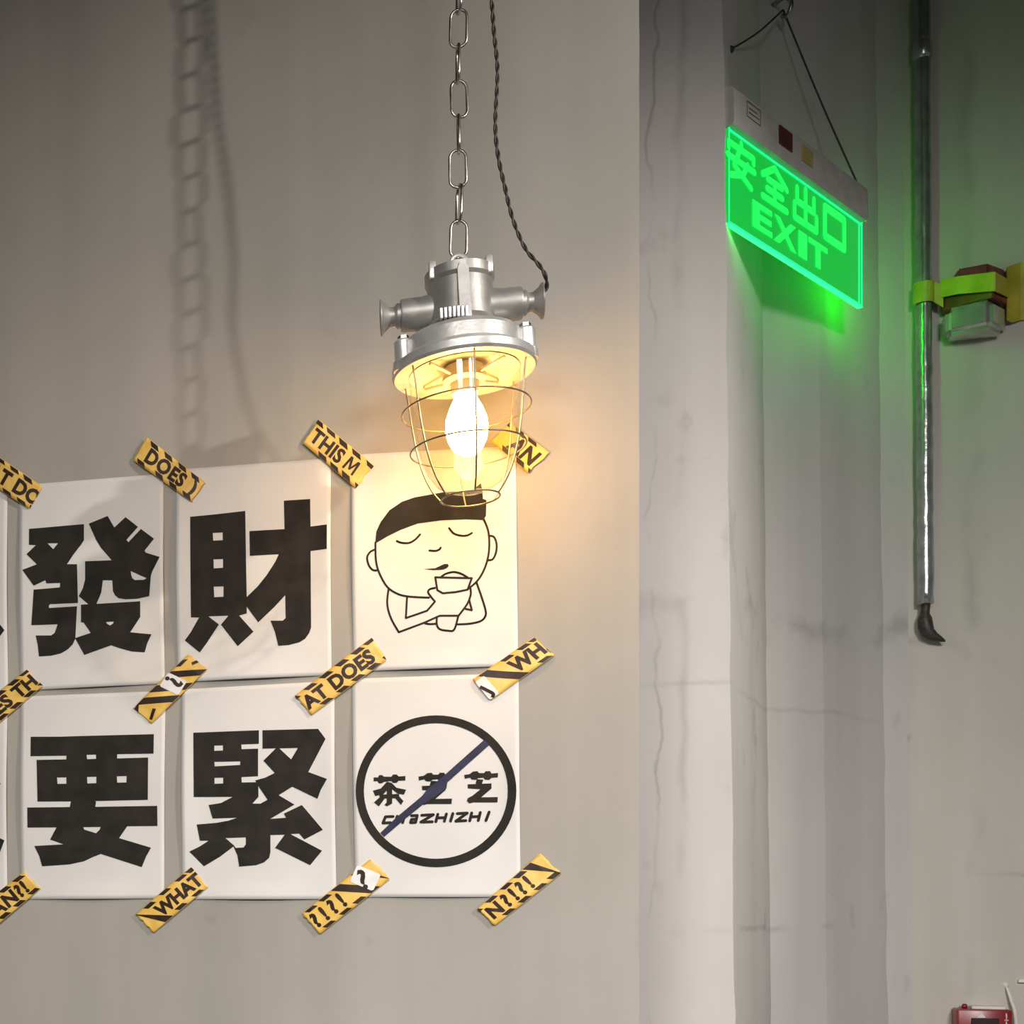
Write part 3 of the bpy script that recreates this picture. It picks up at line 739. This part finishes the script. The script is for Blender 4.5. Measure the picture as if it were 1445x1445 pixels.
# characters
CHARS = [
 (1024, 1066, [[(.5,1),(.5,.88)], [(.08,.70),(.08,.84),(.92,.84),(.92,.70)], [(.42,.72),(.26,.34),(.84,.02)], [(.72,.56),(.56,.22),(.12,.02)], [(.04,.50),(.96,.50)]], .17),
 (1073, 1112, [[(.5,.98),(.06,.62)], [(.5,.98),(.94,.62)], [(.24,.58),(.76,.58)], [(.22,.32),(.78,.32)], [(.06,.05),(.94,.05)], [(.5,.58),(.5,.05)]], .18),
 (1118, 1154, [[(.5,1),(.5,.06)], [(.17,.90),(.17,.54),(.83,.54),(.83,.90)], [(.07,.44),(.07,.06),(.93,.06),(.93,.44)]], .19),
 (1160, 1194, [[(.10,.10),(.10,.92),(.90,.92),(.90,.10),(.10,.10)]], .23)]
for px0, px1, strokes, wd in CHARS:
    u0, u1 = sp(px0, 300).x, sp(px1, 300).x; v0, v1 = top*.50, top*.91; s = Shape()
    for st_ in strokes: s.stroke([(u0+x*(u1-u0), v0+y*(v1-v0)) for x, y in st_], wd*(v1-v0))
    s.build('sign_character', lambda x, y: Vector((x, -.0011, y)), M_greenc, pan)
for ch, px0, px1 in (('E', 1061, 1089), ('X', 1091, 1123), ('I', 1126, 1138), ('T', 1140, 1167)):
    u0, u1 = sp(px0, 350).x, sp(px1, 350).x; s = Shape(); raw = []
    t_ = Shape(); t_.text(ch, 1.0, lambda p: p, .035)
    xs = [p[0] for p in t_.v]; ys = [p[1] for p in t_.v]
    s._add([(u0+(x-min(xs))/(max(xs)-min(xs))*(u1-u0), top*(.12+.29*(y-min(ys))/(max(ys)-min(ys)))) for x, y in t_.v], t_.f)
    s.build('sign_letter', lambda x, y: Vector((x, -.0012, y)), M_greenc, pan)
# hook in the wall above and the two wires
n22 = Vector((math.cos(math.radians(42)), -math.sin(math.radians(42)), 0)); n15 = Vector((math.cos(math.radians(15)), -math.sin(math.radians(15)), 0))
p1 = Vector((PA[0], PA[1], 0)); p0_ = Vector((P0[2], YP, 0))
hk = on_plane(1105, 14, p1+n22*.012, n22); anc = on_plane(1031, 70, p0_+n15*.004, n15)
hook = empty('sign_hanger', hk); tag(hook, 'hook and thin wires above the exit sign', 'hanger')
bm = bmesh.new(); tube(bm, smooth_path([n22*-.02+UP*.02, n22*.004+UP*.02, n22*.016+UP*.004, n22*.010-UP*.014, n22*-.002-UP*.010], 5), .004, 8); bm_obj('wall_hook', bm, M_steel, hook, True)
re = so+sd*(Lr-.006)+UP*(top+bh+.002)-sn*.003
for q in (anc, re):
    m_ = (hk+q)/2-UP*.006
    bm = bmesh.new(); tube(bm, smooth_path([hk-hk, m_-hk, q-hk], 10), .0016, 6); bm_obj('wire', bm, M_cable, hook, True)
bm = bmesh.new(); bmesh.ops.create_icosphere(bm, subdivisions=2, radius=.006, matrix=Matrix.Translation(anc-hk)); bm_obj('wall_anchor', bm, M_cable, hook, True)

# ------------------------------------------------------------------ conduit on the far wall
YC = YR-.020
ca = on_y(1301, 60, YC); cb = on_y(1306, 852, YC)
con = empty('conduit_pipe', Vector((cb.x, YC, cb.z))); tag(con, 'shiny film-wrapped conduit pipe ending in a black plug on the far wall', 'pipe')
RC = .0155
sl = (ca.x-cb.x)/(ca.z-cb.z)
def cpt(zz): return Vector((sl*(zz-cb.z), 0, zz-cb.z))
def cz(py): return on_y(1300, py, YC).z
rnd = random.Random(3)
def wrapped(name, z0, z1, r):
    bm = bmesh.new(); n = max(6, int((z1-z0)/.02)); pts = []; rr = []
    for i in range(n+1):
        zz = z0+(z1-z0)*i/n; pts.append(cpt(zz)+Vector(((rnd.random()-.5)*.0016, 0, 0))); rr.append(r*(1+.07*(rnd.random()-.5)))
    tube(bm, pts, rr, 16); return bm_obj(name, bm, M_cond, con, True)
wrapped('pipe_section', cz(72), ZC, RC*1.0); wrapped('pipe_section', cb.z, cz(72), RC*.92)
for py in (72,):
    bm = bmesh.new(); zz = cz(py); tube(bm, [cpt(zz-.018), cpt(zz-.014), cpt(zz+.014), cpt(zz+.018)], [RC*.95, RC*1.12, RC*1.12, RC*.95], 20); bm_obj('coupling', bm, M_cond, con, True)
bm = bmesh.new()
k0 = [on_y(px, py, YC)-con.location for px, py in ((1306, 848), (1306, 860), (1305, 866), (1305, 873), (1306, 884), (1310, 893), (1319, 899), (1327, 902), (1334, 905))]
tube(bm, k0, [.0085, .0075, .0085, .0125, .0135, .0120, .0085, .0055, .0015], 12); bm_obj('plug', bm, M_cable, con, True)['label'] = 'black bent plug'
# brackets that hold the pipe to the wall
for py in (180, 640):
    zz = cz(py); bm = bmesh.new(); c = cpt(zz); box(bm, (c.x, .012, c.z), (.014, .016, .016)); bm_obj('pipe_clip', bm, M_cond, con)

# ------------------------------------------------------------------ alarm unit held by yellow strapping
def prism(bm, plan, z0, z1, bev=0):
    a = [bm.verts.new((x, y, z0)) for x, y in plan]; b = [bm.verts.new((x, y, z1)) for x, y in plan]
    n = len(plan)
    for i in range(n): bm.faces.new((a[i], a[(i+1) % n], b[(i+1) % n], b[i]))
    bm.faces.new(a[::-1]); bm.faces.new(b)
    if bev:
        bmesh.ops.recalc_face_normals(bm, faces=bm.faces)
        bmesh.ops.bevel(bm, geom=bm.edges[:], offset=bev, segments=3, affect='EDGES')
aL = on_y(1329, 420, YR-.022); aN = on_y(1402, 415, YR-.075); aR = on_y(1423, 425, YR-.018)
ao = Vector((aN.x, YR, aN.z)); alarm = empty('alarm_sounder', ao)
tag(alarm, 'dark red and silver alarm sounder strapped to the far wall', 'alarm')
def rel(p): return (p.x-ao.x, p.y-ao.y)
plan = [rel(aL), rel(aN), rel(aR), (rel(aR)[0], -.001), (rel(aL)[0], -.001)]
za = lambda py: on_y(1385, py, YR-.06).z-ao.z
def shrink(k):
    cx_ = sum(p[0] for p in plan)/5; return [(cx_+(x-cx_)*k, y*k if y < -.002 else y) for x, y in plan]
bm = bmesh.new(); prism(bm, shrink(.97), za(424), za(386), .002); sharp(bm_obj('body', bm, M_reda, alarm), 30)
bm = bmesh.new(); prism(bm, [(plan[0][0]+.002, -.050), (plan[1][0]-.004, -.074), (plan[2][0]-.004, -.024), (plan[2][0]-.004, -.001), (plan[0][0]+.002, -.001)], za(464), za(425), .010); sharp(bm_obj('lens', bm, M_silver, alarm), 30)['label'] = 'silver rounded lens'
tp = [(plan[0][0]+.022, -.047), (plan[1][0]-.004, -.056), (plan[2][0]-.006, plan[2][1]), (plan[2][0]-.006, -.001), (plan[0][0]+.020, -.001)]
bm = bmesh.new(); prism(bm, tp, za(388), za(371), .003); sharp(bm_obj('top_cap', bm, M_reda, alarm), 30)
tb = [(plan[0][0]+.003, plan[0][1]), (plan[0][0]+.014, plan[0][1]-.008), (plan[0][0]+.014, -.001), (plan[0][0]+.003, -.001)]
bm = bmesh.new(); prism(bm, tb, za(392), za(378), .001); sharp(bm_obj('side_tab', bm, M_reda, alarm), 30)
# strap
strap = empty('yellow_strap', Vector((ao.x, YR, ao.z))); tag(strap, 'yellow strap wound round the conduit and the alarm sounder', 'strap')
def ribbon(name, pts, m=M_yel, th=.002):
    """pts: list of (point, z_low, z_high)"""
    V = []; F = []
    for (p, a, b) in pts: V += [(p[0]-strap.location.x, p[1]-strap.location.y, a-strap.location.z), (p[0]-strap.location.x, p[1]-strap.location.y, b-strap.location.z)]
    for i in range(len(pts)-1): F.append((2*i, 2*i+2, 2*i+3, 2*i+1))
    o = mesh_obj(name, V, F, m, strap); md = o.modifiers.new('thickness', 'SOLIDIFY'); md.thickness = th; md.offset = 0
    return o
def rp(px, py0, py1, d):
    a = on_y(px, py1, YR-d); b = on_y(px, py0, YR-d); return ((a.x, a.y), a.z, b.z)
ccx = cpt(cz(415)).x+con.location.x
arc = []
zlo, zhi_ = on_y(1305, 430, YC).z, on_y(1305, 401, YC).z
for i in range(9):
    a = PI+PI*i/8*.85; arc.append(((ccx+(RC+.0025)*math.cos(a), YC+(RC+.0025)*math.sin(a)), zlo, zhi_))
ribbon('strap_piece', arc+[rp(1331, 405, 434, .026)])
ribbon('strap_piece', [rp(1327, 395, 420, .026), rp(1352, 390, 415, .046), rp(1402, 384, 411, .0785), rp(1404, 384, 411, .0785), rp(1423, 395, 420, .0205)])
ribbon('strap_piece', [rp(1421, 377, 452, .020), rp(1428, 374, 455, .012), rp(1440, 370, 452, .006), rp(1475, 376, 446, .004)])

# ------------------------------------------------------------------ red call point and white cable at the lower right
c0 = on_y(1351, 1424, YR-.05); c1 = on_y(1429, 1424, YR-.05)
cp_ = empty('fire_call_point', Vector(((c0.x+c1.x)/2, YR, c0.z-.10))); tag(cp_, 'red fire call point with a dark window at the bottom right', 'fire alarm')
W = c1.x-c0.x; H = .10
bm = bmesh.new(); box(bm, (0, -.025, .05), (W, .05, H), bev=.004); bd = sharp(bm_obj('box', bm, M_red, cp_), 30)
bm = bmesh.new(); box(bm, (0, -.051, .044), (W*.5, .004, .080), bev=.0012); bm_obj('window', bm, M_dark, cp_)
s = Shape(); s.poly([(-.010-.003, .0885), (.004-.003, .0885), (-.003-.002, .098)]); s.build('triangle_mark', lambda x, y: Vector((x, -.0506, y-.0035)), M_white, bd)
s = Shape(); 
for i, (za_, zb_) in enumerate(((.093, .086), (.084, .080), (.078, .070))): s.stroke([(W*.385, za_), (W*.39, zb_)], .0022)
s.stroke([(W*.36, .081), (W*.42, .081)], .0018); s.build('edge_print', lambda x, y: Vector((x, -.0506, y)), M_white, bd)
bm = bmesh.new(); box(bm, (W*.12, -.016, H+.002), (W*.62, .03, .006), bev=.0015); bm_obj('top_lip', bm, M_white, cp_)
bm = bmesh.new(); lathe(bm, [(0, 0), (.005, 0), (.005, .006), (.003, .009), (0, .009)], 12, Matrix.Translation((-W*.3, -.02, H-.0005))); bm_obj('screw_cap', bm, M_red, cp_, True)
wc = empty('white_cable', on_y(1422, 1395, YR-.006)); tag(wc, 'thin white cable coming out of the wall beside the call point', 'cable')
pts = [on_y(px, py, YR-d)-wc.location for px, py, d in ((1418, 1390, -.004), (1422, 1397, .006), (1427, 1412, .010), (1432, 1428, .012), (1434, 1450, .012), (1435, 1490, .010), (1434, 1520, .006))]
bm = bmesh.new(); tube(bm, smooth_path(pts, 6), [.0018+.0022*min(1, i/18) for i in range(37)], 8); bm_obj('wire', bm, M_white, wc, True)
bm = bmesh.new(); lathe(bm, [(0, 0), (.007, 0), (.006, .004), (.003, .008), (0, .008)], 12, Matrix.Translation(pts[0]+Vector((0, 0, 0))) @ Matrix.Rotation(PI/2, 4, 'X')); bm_obj('wall_grommet', bm, M_white, wc, True)
d0 = on_y(1436, 1384, YR); d1 = on_y(1700, 1384, YR)
bm = bmesh.new(); box(bm, ((d1.x-d0.x)/2, -.004, 0), (d1.x-d0.x, .008, .006), bev=.001)
dk = bm_obj('cable_cover', bm, M_white); dk.location = d0; tag(dk, 'white cable cover strip entering at the right frame edge', 'cable cover')
